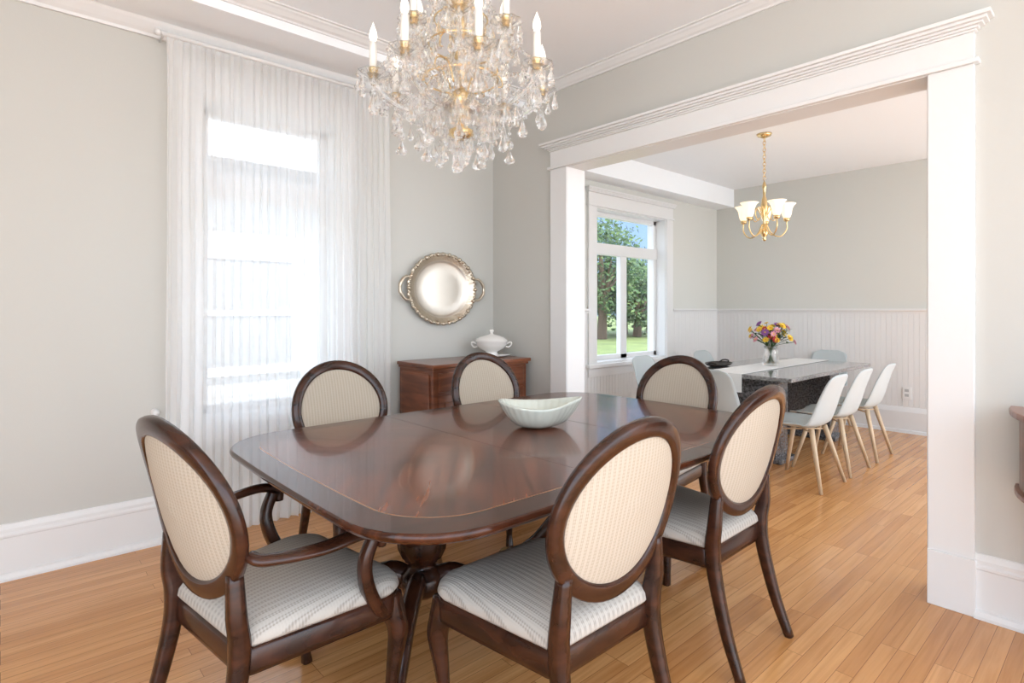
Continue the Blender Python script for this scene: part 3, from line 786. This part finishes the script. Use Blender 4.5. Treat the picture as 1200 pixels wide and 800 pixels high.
for idx,h in enumerate(heads):
    mi=1+random.choice([0,0,0,0,1,2,3,3,4,4,4,5]); R=random.uniform(.026,.045)
    nrm=(Vector((h.x,h.y,.10))).normalized(); t1=nrm.orthogonal().normalized(); t2=nrm.cross(t1)
    for layer in range(2):
        for k in range(8):
            a=2*pi*(k+.5*layer)/8; d=t1*math.cos(a)+t2*math.sin(a); s=nrm.cross(d)*R*.32
            lift=nrm*R*(.35+.35*layer); rr=R*(1-.35*layer)
            vs=[bm.verts.new(v) for v in (h,h+d*rr*.6+s+lift*.5,h+d*rr+lift*.6,h+d*rr*.6-s+lift*.5)]
            f_=bm.faces.new(vs); f_.material_index=mi
    c=h+nrm*R*.25; lathe(bm,[(0,.008),(.008,0),(0,-.008)],6,c,mi=1 if mi!=1 else 2)
mkobj('bouquet',bm,[m_green]+fl,ve,recalc=False)

# ---------------------------------------------------------------- console at right
ke=empty('demilune_console',(XW-.05,-.20,0)); R=.56
def half(bm,R,z0,z1,mi=0,n=32):
    lo=[];hi=[]
    for k in range(n+1):
        a=pi/2+pi*k/n; p=(R*math.cos(a),R*math.sin(a)); lo.append(bm.verts.new((*p,z0))); hi.append(bm.verts.new((*p,z1)))
    for k in range(n): bm.faces.new((lo[k],lo[k+1],hi[k+1],hi[k]))
    bm.faces.new((lo[-1],lo[0],hi[0],hi[-1])); bm.faces.new(lo[::-1]); bm.faces.new(hi)
bm=bmesh.new(); half(bm,R,.885,.91); mkobj('top',bm,m_side,ke,bevel=.005)
bm=bmesh.new(); half(bm,R-.03,.60,.885); half(bm,R-.015,.58,.60)
mkobj('apron',bm,m_side,ke,bevel=.003)
bm=bmesh.new()
for a in (100,145,215,260):
    a=math.radians(a); sweep(bm,[((R-.07)*math.cos(a),(R-.07)*math.sin(a),.60),((R-.07)*math.cos(a),(R-.07)*math.sin(a),0)],[.028,.014],8,sq=True)
mkobj('legs',bm,m_side,ke)
bm=bmesh.new()
for a in (130,180,230):
    a=math.radians(a); lathe(bm,[(0,-.012),(.01,-.01),(.014,0),(.01,.01),(0,.012)],10,((R-.02)*math.cos(a),(R-.02)*math.sin(a),.745))
mkobj('knobs',bm,m_gold,ke,smooth=True)

# ---------------------------------------------------------------- outside
m_grass=M('lawn',(.12,.155,.045),.9,var=.3,vscale=.8)
box('ground_lawn',-40,120,4.2,120,-.7,-.6,m_grass)
box('ground_bounce',-40,120,-40,4.2,-.7,-.6,M('bounce_pale',(.62,.60,.57),.9,var=.1))  # unseen ground, colour made pale to bounce light up to the ceiling
m_siding,nt,b=newmat('siding'); tc=nt.nodes.new('ShaderNodeTexCoord'); sp=nt.nodes.new('ShaderNodeSeparateXYZ'); nt.links.new(tc.outputs['Object'],sp.inputs[0])
mo=nt.nodes.new('ShaderNodeMath'); mo.operation='MULTIPLY'; mo.inputs[1].default_value=6; nt.links.new(sp.outputs['Z'],mo.inputs[0])
fr=nt.nodes.new('ShaderNodeMath'); fr.operation='FRACT'; nt.links.new(mo.outputs[0],fr.inputs[0])
rr=nt.nodes.new('ShaderNodeValToRGB'); rr.color_ramp.elements[0].color=(.33,.33,.325,1); rr.color_ramp.elements[1].position=.12; rr.color_ramp.elements[1].color=(.56,.555,.54,1)
nt.links.new(fr.outputs[0],rr.inputs[0]); nt.links.new(rr.outputs[0],b.inputs['Base Color'])
he=empty('neighbour_house',(2.6,7.4,-.6))
box('siding_wall',-6,4.2,0,6,0,3.6,m_siding,he)
bm=bmesh.new(); prism(bm,[(-.5,3.6),(6.5,3.6),(3,5.4)],lambda p,z:(-6.4,p,z),lambda p,z:(4.6,p,z)); mkobj('roof',bm,M('shingles',(.38,.38,.375),.9,var=.2,vscale=8),he)
bm=bmesh.new()
for a,b_ in ((-.9,.2),(-3,-1.9),(2.2,3.1)): abox(bm,a,b_,-.05,.02,1.2,2.5)
mkobj('window_panes',bm,M('pane_grey',(.28,.285,.29),.1),he)
bm=bmesh.new()
for a,b_ in ((-.9,.2),(-3,-1.9),(2.2,3.1)):
    abox(bm,a-.1,a,-.07,.02,1.1,2.6); abox(bm,b_,b_+.1,-.07,.02,1.1,2.6); abox(bm,a,b_,-.07,.02,2.5,2.6); abox(bm,a,b_,-.07,.02,1.1,1.2); abox(bm,a,b_,-.07,.02,1.82,1.88)
mkobj('window_frames',bm,M('frame_white',(.7,.7,.7),.5),he)
box('ground_driveway',-8,7.2,4.2,7.4,-.62,-.58,M('driveway_concrete',(.52,.52,.51),.9,var=.08))
m_leaf2=M('leaf_light',(.075,.125,.03),.6); m_bark=M('bark',(.10,.07,.05),.9)
def tree(x,y,h,r,seed,name='leafy_tree'):
    random.seed(seed); e=empty(name,(x,y,-.6))
    bm=bmesh.new(); sweep(bm,cr([(0,0,0),(.1,0,h*.3),(0,.1,h*.7)],4),[r*.13,r*.09,r*.04],8)
    for i in range(6):
        a=i*1.05; sweep(bm,[(0,0,h*.3),(math.cos(a)*r*.6,math.sin(a)*r*.6,h*.6)],[r*.05,r*.02],6)
    mkobj('trunk',bm,m_bark,e)
    bm=bmesh.new()
    for i in range(4200):
        a=random.uniform(0,2*pi); cz=random.uniform(-1,1); q=math.sqrt(1-cz*cz); rad=r*(.62+.42*random.random())*(1+.18*math.sin(3*a+seed)+.15*math.sin(5*cz+a))
        p=Vector((q*math.cos(a)*rad,q*math.sin(a)*rad,h*.57+cz*h*.42*(rad/r)))
        s=random.uniform(.07,.15)*(r*.3+.5); n1=Vector([random.uniform(-1,1) for _ in range(3)]).normalized(); n2=n1.orthogonal().normalized()
        vs=[bm.verts.new(p+n1*s),bm.verts.new(p+n2*s*.5),bm.verts.new(p-n1*s),bm.verts.new(p-n2*s*.5)]
        f=bm.faces.new(vs); f.material_index=random.choice([0,0,0,1])
    mkobj('foliage',bm,[m_green,m_leaf2],e,recalc=False)
def at(u,d): return d*(.669+.743*u), d*(.743-.669*u)
tree(*at(.158,36),8.0,2.6,1); tree(*at(.125,40),9.0,3.2,8); tree(*at(.195,43),5.9,3.0,2); tree(*at(.245,46),6.2,3.3,5); tree(*at(.30,44),5.6,3.2,6); tree(*at(.22,39),4.6,2.4,9)

# ---------------------------------------------------------------- world & sun
w=bpy.data.worlds.new('World'); S.world=w; w.use_nodes=True; nt=w.node_tree; bg=nt.nodes['Background']
tc=nt.nodes.new('ShaderNodeTexCoord'); sp=nt.nodes.new('ShaderNodeSeparateXYZ'); nt.links.new(tc.outputs['Generated'],sp.inputs[0])
r=nt.nodes.new('ShaderNodeValToRGB'); cr_=r.color_ramp
cr_.elements[0].position=0; cr_.elements[0].color=(.95,.97,1,1); cr_.elements[1].position=.5; cr_.elements[1].color=(.66,.80,1,1)
e_=cr_.elements.new(.14); e_.color=(.82,.90,1,1)
nt.links.new(sp.outputs['Z'],r.inputs[0])
dp=nt.nodes.new('ShaderNodeVectorMath'); dp.operation='DOT_PRODUCT'; dp.inputs[1].default_value=(.80,.60,.0); nt.links.new(tc.outputs['Generated'],dp.inputs[0])
mr=nt.nodes.new('ShaderNodeMapRange'); mr.interpolation_type='SMOOTHSTEP'; mr.inputs['From Min'].default_value=.86; mr.inputs['From Max'].default_value=.97; nt.links.new(dp.outputs['Value'],mr.inputs['Value'])
mx=nt.nodes.new('ShaderNodeMix'); mx.data_type='RGBA'; nt.links.new(mr.outputs[0],mx.inputs[0]); nt.links.new(r.outputs[0],mx.inputs[6]); mx.inputs[7].default_value=(.12,.185,.29,1)
nt.links.new(mx.outputs[2],bg.inputs[0]); bg.inputs[1].default_value=1.9
sl=bpy.data.lights.new('sun','SUN'); sl.energy=3.1; sl.angle=.02; sl.color=(1,.95,.87); so_=bpy.data.objects.new('sun',sl); C.objects.link(so_)
so_.rotation_euler=Vector((-.35,-.75,1.15)).to_track_quat('Z','Y').to_euler()

# ---------------------------------------------------------------- camera
cam=bpy.data.cameras.new('camera'); co=bpy.data.objects.new('camera',cam); C.objects.link(co)
co.location=(0,0,1.3); co.rotation_euler=(pi/2,0,math.radians(-42)); cam.lens=19.98; cam.sensor_width=36; cam.shift_y=-38/1200; cam.clip_start=.02; cam.clip_end=300
S.camera=co
S.view_settings.view_transform='Standard'; S.view_settings.look='None'; S.view_settings.exposure=1.2
